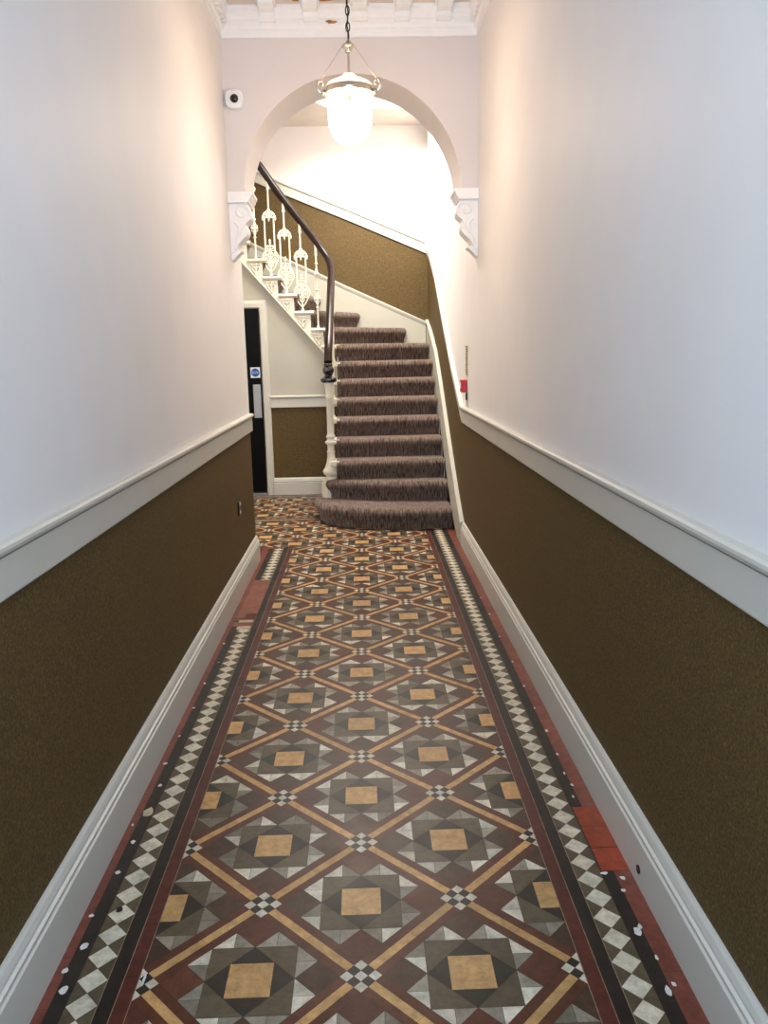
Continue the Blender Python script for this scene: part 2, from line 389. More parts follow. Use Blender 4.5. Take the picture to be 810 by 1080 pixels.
bmesh.ops.delete(bm, geom=[f for l in dup_f.values() if len(l) > 1 for f in l], context='FACES_ONLY')
struct('wall_arch', bm, mat('arch_paint_dimmed', (224, 216, 212), 0.55, 0.3, var=0.015, scale=4, bump=0.05, bscale=60), smooth=True)  # wall paint, greyed in colour to tone down the lamp light
bm = B(); box(bm, XL-.25, XR+.25, Y0, YA, ZC, ZC+.15); ceil = struct('ceiling', bm, CEIL)
# stair hall shell
bm = B(); box(bm, XW-.25, XW, YB, YF+.25, 0, ZT); struct('wall_stairhall', bm, PAINT)
bm = B(); box(bm, XW-.25, XL-.25, YB-.25, YB, 0, ZT); struct('wall_stairhall_front', bm, PAINT)
# far wall: olive between string and dado rail
FD = [(XR, 2.62), (-.08, 2.95), (-.8, 3.24), (XW, 3.85)]
bm = B()
for i in range(len(FD)-1):
    (xa, za), (xb, zb) = FD[i], FD[i+1]
    prism(bm, [(xb, 0), (xa, 0), (xa, za-.06), (xb, zb-.06)], 'y', YF, YF+.25, 1)
    prism(bm, [(xb, zb-.06), (xa, za-.06), (xa, ZT), (xb, ZT)], 'y', YF, YF+.25, 0)
struct('wall_stairwell', bm, [PAINT, OLIVE])
bm = B(); box(bm, XW, XR, YB, YF, ZT, ZT+.15); struct('ceiling_stairwell', bm, CEIL)
# soffit of the landing along the far wall
bm = B()
sof = [(XR, YF), (XR, 8.5), (.45, 8.42), (.15, 8.36), (-.3, 8.3), (-.42, 8.1), (-.46, 7.8), (-.48, 7.2), (XW, 7.2), (XW, YF)]
prism(bm, sof, 'z', 3.79, 4.02); struct('trim_7', bm, CEIL)
# understair wall below the upper flight
def zs_under(x): return 1.555 + (-.45-x)*1.15
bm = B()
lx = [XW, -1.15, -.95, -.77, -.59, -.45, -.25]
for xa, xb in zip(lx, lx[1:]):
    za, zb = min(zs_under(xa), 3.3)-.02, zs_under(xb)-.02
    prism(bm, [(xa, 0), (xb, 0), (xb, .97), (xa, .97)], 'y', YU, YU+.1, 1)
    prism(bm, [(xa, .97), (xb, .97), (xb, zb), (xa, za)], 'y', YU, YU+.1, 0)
struct('wall_understair', bm, [STONE_DIM, OLIVE])
bm = B()                 # spandrel closing the side of the lower flight
prism(bm, [(7.1, 0), (YU, 0), (YU, 1.2), (8.0, 1.0), (7.2, .33), (7.1, .3)], 'x', -.24, -.19); struct('wall_spandrel', bm, PAINT)

# ------------------------------------------------------------------ mouldings
DPROF = [(.0, -.121), (.016, -.121), (.018, -.117), (.018, -.031), (.006, -.0305), (.006, -.0245), (.026, -.0235), (.031, -.014), (.030, -.006), (.022, -.001), (.0, 0)]
SPROF = [(.0, 0), (.026, 0), (.026, .128), (.020, .132), (.020, .138), (.024, .142), (.024, .148), (.017, .152), (.017, .160), (.012, .174), (.006, .181), (.0, .181)]
bm = B(); grid(bm, [[(XL+d, y, DT+z) for d, z in DPROF] for y in (Y0, YB)], False, True); struct('trim_1', bm, TRIM)
bm = B(); grid(bm, [[(XL+d, y, z) for d, z in SPROF] for y in (Y0, YB)], False, True); struct('baseboard_left', bm, TRIM)
bm = B(); grid(bm, [[(XR-d, y, zt+z) for d, z in DPROF] for y, zt in DADO], False, True); struct('trim_2', bm, TRIM)
YS = 5.84
bm = B(); grid(bm, [[(XR-d, y, z) for d, z in SPROF] for y in (Y0, YS)], False, True); bbr = struct('baseboard_right', bm, TRIM)
bm = B()
hp = [(0.0275+.0, 0)]
n = 14
ringp = [[(XR-.0255, 1.895+.012*math.cos(2*PI*k/n), .05+.012*math.sin(2*PI*k/n)) for k in range(n)], [(XR-.029, 1.895+.012*math.cos(2*PI*k/n), .05+.012*math.sin(2*PI*k/n)) for k in range(n)]]
grid(bm, ringp, True, True); obj('cable_hole', bm, LENS, bbr)
# string board along the right wall of the flight
STR = [(YS, .181), (6.126, .33), (6.482, .55), (7.015, .893), (7.464, 1.19), (7.92, 1.455), (8.48, 1.665), (YF, 1.80)]
STP = [(0, -.42), (.022, -.42), (.022, -.032), (.027, -.028), (.027, -.02), (.032, -.018), (.032, -.004), (.026, 0), (0, 0)]
bm = B(); grid(bm, [[(XR-d, y, max(0.0, zt+z)) for d, z in STP] for y, zt in STR], False, True); struct('trim_3', bm, STONE_DIM)
FST = [(XR-.03, 1.78), (-.11, 2.15), (-.81, 2.475), (-1.6, 2.84)]
bm = B(); grid(bm, [[(x, YF-d, zt+z*1.5) for d, z in STP] for x, zt in FST], False, True); struct('trim_4', bm, STONE_DIM)
bm = B(); grid(bm, [[(x, YF-d, zt+z) for d, z in DPROF] for x, zt in [(XR-.02, 2.615)]+FD[1:-1]+[(-1.6, 3.59)]], False, True); struct('trim_5', bm, TRIM)
# understair dado, baseboard
bm = B(); grid(bm, [[(x, YU-d, 1.035+z) for d, z in DPROF] for x in (-.955, -.25)], False, True); struct('trim_6', bm, TRIM)
bm = B(); grid(bm, [[(x, YU-d, z) for d, z in SPROF] for x in (-.955, -.25)], False, True); struct('baseboard_understair', bm, TRIM)
# cornice on the arch wall and along both side walls
CPROF = [(0, -.155), (.012, -.155), (.016, -.148), (.016, -.118), (.028, -.112), (.034, -.098), (.034, -.072), (.044, -.066), (.050, -.050), (.062, -.038), (.066, -.028), (.066, -.012), (.072, -.006), (.072, 0), (0, 0)]
bm = B(); grid(bm, [[(x, YA-d*1.0, ZC+z) for d, z in CPROF] for x in (XL, XR)], False, True); cor = struct('trim_8', bm, PLASTER)
for mx_ in (-.50, -.25, .035, .285, .525):
    bm = B()
    prism(bm, [(YA-.02, 3.335), (YA-.055, 3.335), (YA-.075, 3.350), (YA-.082, 3.372), (YA-.125, 3.376), (YA-.165, 3.392), (YA-.175, 3.42), (YA-.02, 3.42)], 'x', mx_-.042, mx_+.042)
    box(bm, mx_-.055, mx_+.055, YA-.19, YA-.02, 3.405, 3.42, .003)
    obj('modillion', bm, PLASTER, cor)
for nm, sgn, x in (('trim_9', 1, XL), ('trim_10', -1, XR)):
    bm = B(); grid(bm, [[(x+sgn*d*.9, y, ZC+z) for d, z in CPROF] for y in (Y0, YA-.01)], False, True); tr = struct(nm, bm, PLASTER)
    bm = B(); y = 3.0
    while y < YA-.1: box(bm, min(x+sgn*.03, x+sgn*.055), max(x+sgn*.03, x+sgn*.055), y, y+.035, ZC-.10, ZC-.055, .006); y += .06
    obj('egg_moulding', bm, PLASTER, tr)
# flaking plaster on ceiling and cornice
def flake(cx, cy, cz, rx, ry, plane, par, nm='peeled_patch'):
    bm = B(); pts = []
    for k in range(15):
        a = 2*PI*k/15; q = random.uniform(.5, 1.1); u, v = rx*q*math.cos(a), ry*q*math.sin(a)
        pts.append((cx+u, cy+v) if plane == 'z' else (cx+u, cz+v))
    if plane == 'z': prism(bm, pts, 'z', cz-.004, cz+.002)
    else: prism(bm, pts, 'y', cy-.004, cy+.002)
    obj(nm, bm, BROWNP, par)
flake(-.16, 5.02, ZC, .07, .02, 'z', ceil); flake(-.33, 5.03, ZC, .02, .01, 'z', ceil); flake(-.66, 4.93, ZC, .05, .05, 'z', ceil); flake(-.13, YA-.0355, ZC-.084, .04, .011, 'y', cor)
flake(-.05, 4.9, ZC, .03, .012, 'z', ceil); flake(.25, 4.95, ZC, .05, .012, 'z', ceil)

# ------------------------------------------------------------------ door under the stairs
bm = B(); box(bm, -1.75, -1.036, YU-.035, YU-.002, .045, 1.905, .002); door = struct('door_1', bm, BLACK)
bm = B(); box(bm, -1.122, -1.045, YU-.041, YU-.034, .815, 1.155, .002)
for zz in (.84, 1.13):
    for xx in (-1.11, -1.057): lathe_pts = None
obj('push_plate', bm, STEEL, door)
bm = B()
box(bm, -1.140, -1.044, YU-.0375, YU-.034, 1.222, 1.328)
sg = obj('fire_door_sign', bm, SIGNW, door); sg['label'] = 'white sticker with a round blue sign'
bm = B(); n = 32; cx, cz = -1.092, 1.275
prism(bm, [(cx+.042*math.cos(2*PI*k/n), cz+.042*math.sin(2*PI*k/n)) for k in range(n)], 'y', YU-.0390, YU-.037); sb = obj('blue_disc', bm, SIGNBLUE, sg)
def text(body, size, loc, rot, m, parent, name='lettering'):
    cu = bpy.data.curves.new('txt', 'FONT'); cu.body = body; cu.size = size; cu.align_x = 'CENTER'; cu.align_y = 'CENTER'; cu.extrude = .0003
    t = bpy.data.objects.new('txt', cu); COL.objects.link(t); bpy.context.view_layer.update()
    dg = bpy.context.evaluated_depsgraph_get(); me_ = bpy.data.meshes.new_from_object(t.evaluated_get(dg))
    bpy.data.objects.remove(t); me_.materials.clear(); me_.materials.append(m)
    o = bpy.data.objects.new(name, me_); COL.objects.link(o); o.location = loc; o.rotation_euler = rot; o.parent = parent
    return o
text('FIRE DOOR\nKEEP SHUT', .0135, (cx, YU-.0395, cz), (PI/2, 0, 0), SIGNW, sg)
bm = B()
AP = [(0, .0), (.012, .0), (.022, .01), (.022, .052), (.014, .06), (.014, .072), (0, .078)]   # depth, distance from the opening
rows = []
for px_, pz, dx, dz in ((-1.03, 0, 1, 0), (-1.03, 1.91, 1, 1), (-1.756, 1.91, -1, 1), (-1.756, 0, -1, 0)):
    rows.append([(px_+dx*q, YU-d, pz+dz*q) for d, q in AP])
grid(bm, rows, False, True); struct('trim_11', bm, TRIM)
bm = B(); box(bm, -1.756, -1.03, YU-.05, YU-.002, 0, .03, .003); struct('trim_12', bm, STEEL)

# ------------------------------------------------------------------ staircase
I = {3: (-.25, 7.02), 4: (-.25, 7.235), 5: (-.25, 7.45), 6: (-.25, 7.66), 7: (-.25, 7.86), 8: (-.25, 8.03), 9: (-.27, 8.17), 10: (-.385, 8.27), 11: (-.51, 8.27),
     12: (-.67, 8.27), 13: (-.825, 8.27), 14: (-.97, 8.27), 15: (-1.115, 8.27), 16: (-1.26, 8.27), 17: (-1.40, 8.27)}
XS = .711; YSF = YF-.024
O = {3: (XS, 7.02), 4: (XS, 7.235), 5: (XS, 7.45), 6: (XS, 7.66), 7: (XS, 7.90), 8: (XS, 8.22), 9: (XS, 8.62), 10: (.47, YSF), 11: (-.05, YSF), 12: (-.47, YSF), 13: (-.87, YSF),
     14: (-1.2, YSF), 15: (-1.45, YSF), 16: (-1.65, YSF), 17: (-1.85, YSF)}
stair = thing('staircase', 'cream painted staircase curving up to the left behind the arch', 'staircase', (.2, 6.45, 0))
STC = CREAM
def rel(o): o.matrix_parent_inverse = o.parent.matrix_world.inverted() if False else Matrix.Translation(-o.parent.location)
def sub(o): rel(o); return o
S1 = [(XS, 6.455), (.42, 6.44), (.19, 6.445), (.02, 6.495), (-.15, 6.58), (-.29, 6.70), (-.375, 6.85), (-.412, 7.02), (-.41, 7.16), (-.37, 7.24), (-.25, 7.25)]
S2 = [(XS, 6.80), (.21, 6.85), (-.05, 6.93), (-.2, 6.975), (-.285, 7.02), (-.31, 7.06)]
S2W = [(XS, 6.83), (.21, 6.88), (-.05, 6.96), (-.2, 7.005), (-.28, 7.05), (-.345, 7.045), (-.385, 7.07), (-.395, 7.11), (-.375, 7.15), (-.33, 7.165), (-.25, 7.165), (-.25, 7.2), (XS, 7.2)]
def cat2(pts, k=6): return [(p.x, p.y) for p in catmull([(a, b, 0) for a, b in pts], k)]
def wood(name, outline, z0, z1):
    bm = B(); prism(bm, outline, 'z', z0, z1); o = obj(name, bm, STC, stair); rel(o); return o
s1o = cat2(S1[:1]+[(a, b+.012) for a, b in S1[1:]])
wood('step', s1o+[(XS, 7.25)], 0, R-.012)
wood('step', S2W, R-.03, 2*R-.012)
for k in range(3, 17):
    poly = [I[9], O[9], (XS, YSF), O[10], I[10]] if k == 9 else [I[k], O[k], O[k+1], I[k+1]]
    # riser line set back a little so that the carpet wraps in front of it
    if k < 9: wood('step', poly, k*R-R-.06, k*R-.012); continue
    bm = B(); prism(bm, poly, 'z', k*R-.05, k*R-.012)
    a, b_ = Vector((*I[k], 0)), Vector((*O[k], 0)); q = Vector((-(b_-a).y, (b_-a).x, 0)).normalized()*.02
    prism(bm, [(a.x, a.y), (b_.x, b_.y), (b_.x+q.x, min(YSF, b_.y+q.y)), (a.x+q.x, a.y+q.y)], 'z', (k-1)*R-.02, k*R-.045)
    o = obj('step', bm, STC, stair); rel(o)
# tread ends (returned nosings) on the open side, and the cut string
for k in range(3, 16):
    a, b_ = Vector((*I[k], 0)), Vector((*I[k+1], 0)); t = (b_-a).normalized(); nrm = Vector((t.y, -t.x, 0))
    if nrm.x > 0.01 and k < 9: nrm = -nrm
    nrm = Vector((-t.y, t.x, 0)) if k < 9 else Vector((0, -1, 0)) if k > 9 else Vector((-.8, -.6, 0))
    e0 = a-t*.035; e1 = b_+t*(-.005 if k > 9 else 0.0); z = k*R-.024
    bm = B(); rows = []
    prof = [((.016 if k < 9 else .0)+.034*math.cos(q), .021*math.sin(q)) for q in [PI*(-.5+j/6) for j in range(7)]]
    rows = [[p+nrm*(d+.002)+Vector((0, 0, z+h)) for d, h in [(-.03, -.021)]+prof+[(-.03, .021)]] for p in (e0, e1)]
    grid(bm, rows, True, True); o = obj('tread_end', bm, STC, stair, smooth=True); rel(o)
bm = B()       # cut string, flight climbing away
yy = [(7.02, 2*R), (7.235, 3*R), (7.45, 4*R), (7.66, 5*R), (7.86, 6*R), (8.03, 7*R), (8.17, 8*R), (8.26, 9*R)]
for (ya, za), (yb, zb) in zip(yy, yy[1:]):
    prism(bm, [(ya, max(0, za-.16)), (yb, max(0, zb-.16)), (yb, za+R-.04), (ya, za+R-.04)], 'x', -.2515, -.243)
o = obj('string', bm, STC, stair); rel(o)
bm = B()       # cut string, upper flight seen side on
for k in range(10, 16):
    xa, xb = I[k][0], I[k+1][0]
    prism(bm, [(xa, zs_under(xa)-.03), (xa, k*R-.045), (xb, k*R-.045), (xb, zs_under(xb)-.03)], 'y', 8.258, 8.275)
prism(bm, [(-.385, zs_under(-.385)-.03), (-.385, 9*R-.04), (-.26, 9*R-.04), (-.26, zs_under(-.26)-.03)], 'y', 8.258, 8.275)
o = obj('string', bm, STC, stair); rel(o)
bm = B()       # bead along the lower edge of the string
tube(bm, [(x, 8.256, zs_under(x)-.025) for x in (-.25, -.6, -1.0, -1.3)], .009, 6); o = obj('string_bead', bm, STC, stair, smooth=True); rel(o)
def bracket(x, z):       # fretted ornament below a tread end: drop with a heart and two scrolls
    bm = B(); y = 8.250
    tube(bm, [(x, y, z-.02), (x, y, z-.135)], .007, 6, taper=lambda t: 1-.6*t)
    for s_ in (-1, 1):
        tube(bm, catmull([(x, y, z-.118), (x+s_*.028, y, z-.092), (x+s_*.034, y, z-.066), (x+s_*.016, y, z-.058), (x, y, z-.078)], 4), .006, 6)
        tube(bm, catmull([(x, y, z-.03), (x+s_*.025, y, z-.038), (x+s_*.045, y, z-.03), (x+s_*.042, y, z-.046)], 4), .006, 6)
    lathe(bm, [(.001, -.15), (.008, -.14), (.011, -.13), (.006, -.12), (.001, -.115)], x, y, z, 8)
    o = obj('bracket_ornament', bm, STC, stair, smooth=True); rel(o)
BX = [(-.437, 10), (-.588, 11), (-.742, 12), (-.888, 13), (-1.033, 14), (-1.18, 15)]
for x, k in BX: bracket(x, k*R-.03)

# ------------------------------------------------------------------ stair carpet
def carpet_mat():
    m = bpy.data.materials.new('ribbed_carpet'); m.use_nodes = True; nt = m.node_tree; b = nt.nodes['Principled BSDF']
    b.inputs['Roughness'].default_value = .95; b.inputs['Specular IOR Level'].default_value = .1
    b.inputs['Sheen Weight'].default_value = .25; b.inputs['Sheen Tint'].default_value = (.9, .8, .72, 1)
    tc = nt.nodes.new('ShaderNodeTexCoord'); mp = nt.nodes.new('ShaderNodeMapping'); mp.inputs['Scale'].default_value = (150, 16, 16)
    nt.links.new(tc.outputs['Object'], mp.inputs[0])
    n = nt.nodes.new('ShaderNodeTexNoise'); n.inputs['Scale'].default_value = 1; n.inputs['Detail'].default_value = 4; n.inputs['Roughness'].default_value = .6
    nt.links.new(mp.outputs[0], n.inputs['Vector'])
    r = nt.nodes.new('ShaderNodeValToRGB'); e = r.color_ramp.elements
    e[0].position = .36; e[0].color = (*lin((48, 39, 35)), 1); e[1].position = .62; e[1].color = (*lin((132, 112, 100)), 1)
    nt.links.new(n.outputs['Fac'], r.inputs[0]); nt.links.new(r.outputs[0], b.inputs['Base Color'])
    bp = nt.nodes.new('ShaderNodeBump'); bp.inputs['Strength'].default_value = .8; bp.inputs['Distance'].default_value = .008
    nt.links.new(n.outputs['Fac'], bp.inputs['Height']); nt.links.new(bp.outputs[0], b.inputs['Normal'])
    return m
CARPET = carpet_mat()
cb = B()
def wrap(front, back, z0, z1):
    """carpet over one step: front = riser line right-to-left, back = closing points left-to-right on the tread"""
    n = len(front); fr = [Vector((a, b, 0)) for a, b in front]; nr = []
    for i in range(n):
        t = fr[min(i+1, n-1)]-fr[max(i-1, 0)]; t.normalize(); nr.append(Vector((-t.y, t.x, 0)))   # path runs to -x, so this points to -y (outward)
    rows = []
    H_ = z1-z0
    for d, z in ((.003, 0), (.004, H_*.22), (.012, H_*.38), (.028, H_*.52), (.041, H_*.63), (.047, H_*.73), (.045, H_*.82), (.037, H_*.90), (.022, H_*.965), (.002, H_+.002), (-.02, H_+.004)):
        rows.append([fr[i]+nr[i]*(d+.005*math.sin(i*.9+z0*23)*(d > .01))+Vector((0, 0, z0+z)) for i in range(n)])
    vs = grid(cb, rows)
    bk = [cb.verts.new((a, b, z1+.003)) for a, b in back]
    cb.faces.new(vs[-1]+bk)
    for side in (0, -1):      # turned edges at both ends
        col = [r_[side] for r_ in vs]; q = fr[side]-nr[side]*.02
        foot = cb.verts.new((q.x, q.y, z0)); cb.faces.new(col+[foot])
def lerp(a, b, n): return [(a[0]+(b[0]-a[0])*i/n, a[1]+(b[1]-a[1])*i/n) for i in range(n+1)]
wrap(cat2(S1[:1]+[(.56, 6.445)]+S1[1:-1]), [(-.33, 7.19), (-.28, 7.08), (-.05, 7.0), (XS, 7.0)], 0.002, R)
wrap(cat2(S2, 8), [(-.24, 7.13), (XS, 7.13)], R, 2*R)
IN = -.001
for k in range(3, 17):
    (ax, ay), (bx, by) = O[k], I[k]; (cx_, cy_), (dx_, dy_) = I[k+1], O[k+1]
    def insd(i, o, d):
        v = Vector((o[0]-i[0], o[1]-i[1])); L = v.length; v.normalize(); return (i[0]+v.x*d, i[1]+v.y*d)
    i0, i1 = insd(I[k], O[k], IN), insd(I[k+1], O[k+1], IN); o0, o1 = insd(O[k], I[k], .008), insd(O[k+1], I[k+1], .008)
    back = [i1]+([(o1[0], o1[1])] if k != 9 else [o1, (XS-.008, YSF-.008)])
    wrap(lerp(o0, i0, 16), back, (k-1)*R, k*R)
car = obj('stair_carpet', cb, CARPET, None, smooth=True, angle=50)
car['label'] = 'grey brown ribbed carpet fitted over the treads of the staircase'; car['category'] = 'carpet'

# ------------------------------------------------------------------ balustrade
bal = thing('balustrade', 'white cast iron stair balustrade with a polished dark wood handrail', 'balustrade', (-.30, 7.09, 2*R))
RAIL = [(-.30, 7.09, 1.37), (-.296, 7.16, 1.49), (-.290, 7.3, 1.63), (-.285, 7.6, 1.89), (-.282, 7.9, 2.11), (-.284, 8.08, 2.245), (-.315, 8.22, 2.37), (-.40, 8.285, 2.50), (-.549, 8.29, 2.70),
        (-.726, 8.29, 2.93), (-.865, 8.29, 3.125), (-.968, 8.29, 3.275), (-1.15, 8.29, 3.52), (-1.35, 8.29, 3.76)]
rail = catmull(RAIL, 8)
bm = B(); tube(bm, rail, .036, 16, ry=.036); o = obj('handrail', bm, WALNUT, bal, smooth=True, angle=60); rel(o)
def rail_z(x=None, y=None):
    best = min(rail, key=lambda p: abs(p.x-x) + (0 if p.y > 8.2 else 9) if x is not None else abs(p.y-y)+(0 if p.y < 8.2 else 9))
    return best.z-.03
# newel post on the end of the second step
nz = 2*R-.012
bm = B()
lathe(bm, [(.052, 0), (.056, .006), (.056, .02), (.048, .03), (.05, .04), (.070, .055), (.078, .075), (.076, .092), (.058, .115), (.046, .15), (.036, .20), (.033, .245),
           (.036, .25), (.036, .262), (.030, .27), (.030, .315), (.034, .32), (.050, .335), (.050, .347), (.034, .358), (.030, .37), (.040, .385), (.040, .398), (.030, .41),
           (.028, .43), (.027, .72), (.033, .728), (.033, .742), (.030, .75), (.033, .80), (.040, .850), (.042, .864)], -.30, 7.09, nz, 28)
nw = obj('newel_post', bm, CREAM, bal, smooth=True, angle=40); rel(nw)
bm = B()
lathe(bm, [(.046, .864), (.066, .872), (.072, .888), (.068, .902), (.046, .915), (.034, .925), (.034, .935), (.048, .955), (.050, .975), (.046, .99), (.034, 1.005), (.038, 1.012), (.038, 1.02), (.030, 1.035), (.001, 1.04)], -.30, 7.09, nz, 28)
o = obj('newel_cap', bm, BLACKP, nw, smooth=True, angle=40); o['label'] = 'black turned cap'
def scroll_panel(bm):
    """fretwork around local x=0 between z .03 and .30"""
    for s_ in (-1, 1):
        ring(bm, (s_*.036, 0, .155), .030, .0065, 'y', 18, 6)
        ring(bm, (s_*.036, 0, .155), .012, .0050, 'y', 10, 5)
        ring(bm, (s_*.026, 0, .212), .018, .0055, 'y', 14, 6)
        tube(bm, catmull([(0, 0, .035), (s_*.03, 0, .075), (s_*.046, 0, .11), (s_*.066, 0, .155), (s_*.058, 0, .20), (s_*.036, 0, .235)], 4), .0065, 6)
        tube(bm, catmull([(0, 0, .075), (s_*.018, 0, .10), (s_*.012, 0, .125), (0, 0, .13)], 4), .0055, 6)
        tube(bm, catmull([(0, 0, .235), (s_*.03, 0, .255), (s_*.036, 0, .275)], 4), .006, 6)
        lathe(bm, [(.001, -.012), (.01, -.005), (.011, .004), (.001, .012)], s_*.018, 0, .268, 8)
    tube(bm, [(0, 0, .0), (0, 0, .29)], .0065, 6)
    lathe(bm, [(.001, .285), (.014, .297), (.006, .308), (.011, .316), (.001, .335)], 0, 0, 0, 8)
def arch_piece(bm, z):
    pts = [(.058*math.cos(PI*k/14), 0, z+.058*math.sin(PI*k/14)) for k in range(15)]
    tube(bm, pts, .010, 6); tube(bm, [(-.036, 0, z+.03), (.036, 0, z+.03)], .007, 6)
    tube(bm, [(-.058, 0, z+.002), (.058, 0, z+.002)], .008, 6)
    for s_ in (-1, 1):
        lathe(bm, [(.008, -.028), (.013, -.022), (.013, .006), (.008, .012)], s_*.058, 0, z, 8); ring(bm, (s_*.02, 0, z+.028), .014, .005, 'y', 12, 6)
    lathe(bm, [(.001, -.04), (.007, -.025), (.009, -.01), (.004, 0)], 0, 0, z, 8)
    tube(bm, [(0, 0, z), (0, 0, z+.07)], .009, 6)
def baluster(kind, x, y, z, top, rz):
    H = top-z; bm = B()
    if kind == 'panel':
        za = min(.56, H-.33)
        tube(bm, [(0, 0, za+.05), (0, 0, H)], .0085, 8)
        lathe(bm, [(.009, za+.06), (.016, za+.068), (.016, za+.076), (.009, za+.084)], 0, 0, 0, 10)
        lathe(bm, [(.009, H-.115), (.015, H-.10), (.017, H-.09), (.013, H-.08), (.014, H-.02), (.016, H-.01), (.016, H)], 0, 0, 0, 10)
    else:
        tube(bm, [(0, 0, 0), (0, 0, H)], .0095, 8)
        for zr in (.205, .375, H-.185):
            lathe(bm, [(.009, zr-.01), (.017, zr-.004), (.017, zr+.004), (.009, zr+.01)], 0, 0, 0, 10)
        zu = H-.29
        lathe(bm, [(.009, zu-.06), (.014, zu-.05), (.011, zu-.035), (.024, zu-.015), (.031, zu+.005), (.020, zu+.02), (.012, zu+.03), (.016, zu+.045), (.009, zu+.055)], 0, 0, 0, 10)
        lathe(bm, [(.009, H-.12), (.016, H-.10), (.013, H-.085), (.014, H-.02), (.017, H)], 0, 0, 0, 10)
    FOOT = [(.012, 0), (.016, .004), (.016, .018), (.009, .03)]
    if kind != 'panel': lathe(bm, FOOT, 0, 0, 0, 10)
    o = obj('baluster', bm, CREAM, bal, smooth=True, angle=50); o.location = Vector((x, y, z))-bal.location; o.rotation_euler = (0, 0, rz)
    bm = B()
    if kind == 'panel':
        scroll_panel(bm); bmesh.ops.scale(bm, vec=(1.18, 1.0, 1.08), verts=bm.verts); lathe(bm, FOOT, 0, 0, 0, 10); obj('scroll_panel', bm, CREAM, o, smooth=True, angle=50)
        for s_ in (-1, 1):
            bm = B(); tube(bm, [(s_*.046, 0, .20), (s_*.046, 0, za)], .0085, 8); obj('rod', bm, CREAM, o, smooth=True, angle=50)
        bm = B(); arch_piece(bm, za); obj('arch_crest', bm, CREAM, o, smooth=True, angle=50)
    else:
        zc = .29
        tube(bm, [(-.034, 0, zc), (.034, 0, zc)], .016, 6); tube(bm, [(0, 0, zc-.055), (0, 0, zc+.055)], .015, 6)
        for s_ in (-1, 1):
            ring(bm, (s_*.016, 0, zc+.02), .012, .006, 'y', 10, 5); ring(bm, (s_*.016, 0, zc-.02), .012, .006, 'y', 10, 5)
        obj('cross_ornament', bm, CREAM, o, smooth=True, angle=50)
kinds = {10: 'rod', 11: 'panel', 12: 'panel', 13: 'panel', 14: 'rod', 15: 'panel'}
for x, k in BX: baluster(kinds[k], x, 8.285, k*R-.006, rail_z(x=x)+.004, 0)
for i, (yb, k) in enumerate(((7.20, 3), (7.40, 4), (7.60, 5), (7.79, 6), (7.96, 7), (8.12, 8))):
    baluster('rod' if i % 4 == 0 else 'panel', -.284, yb, k*R-.006, rail_z(y=yb)+.004, PI/2)

# ------------------------------------------------------------------ corbels
def corbel(sgn, wallx, name, label):
    root = thing(name, label, 'corbel', (wallx, YA+.15, 1.97), 'scroll corbels under the arch')
    X = lambda d: wallx+sgn*d
    y0, y1 = YA-.03, YA+.33
    top = 2.408
    bm = B()
    prism(bm, [(X(0), top), (X(.150), top), (X(.150), top-.016), (X(.142), top-.022), (X(.138), top-.036), (X(.126), top-.050), (X(.12), top-.062), (X(0), top-.062)], 'y', y0-.018, y0+.22)
    o = obj('abacus', bm, PLASTER, root); rel(o)
    bm = B(); top -= .006
    body = [(.112, -.004), (.124, -.03), (.134, -.06), (.130, -.088), (.108, -.108), (.096, -.122), (.104, -.142), (.106, -.165), (.096, -.19), (.072, -.215), (.046, -.24), (.032, -.265)]
    body = [(0, 0), (.112, 0)]+[(p.x, p.y) for p in catmull([(a, b, 0) for a, b in body], 4)]+[(.024, -.285), (0, -.29)]
    prism(bm, [(X(d), top-.055+z) for d, z in body], 'y', y0+.01, y0+.15)
    o = obj('console', bm, PLASTER, root, smooth=True, angle=40); rel(o)
    bm = B(); zc, dc = top-.055-.056, .078; yy_ = y0+.008
    sp = [(X(dc+(.052-.0055*t)*math.cos(t*.9-.4)), yy_, zc+(.052-.0055*t)*math.sin(t*.9-.4)) for t in [q*.25 for q in range(34)]]
    tube(bm, sp, .0085, 8)
    tube(bm, catmull([(X(.098), yy_, top-.185), (X(.075), yy_, top-.215), (X(.04), yy_, top-.26), (X(.028), yy_, top-.32)], 5), .008, 6)
    tube(bm, catmull([(X(.03), yy_, top-.165), (X(.055), yy_, top-.19), (X(.05), yy_, top-.235)], 5), .007, 6)
    o = obj('volute', bm, PLASTER, root, smooth=True); rel(o)
    bm = B()
    prism(bm, [(X(0), top-.325), (X(.045), top-.325), (X(.066), top-.335), (X(.046), top-.350), (X(.025), top-.37), (X(.012), top-.385), (X(0), top-.39)], 'y', y0+.02, y0+.12)
    o = obj('leaf_drop', bm, PLASTER, root); rel(o)
corbel(1, XL+.001, 'corbel', 'white plaster scroll corbel under the arch on the side of the stair balustrade')
corbel(-1, XR-.001, 'corbel', 'white plaster scroll corbel under the arch above the red call point')

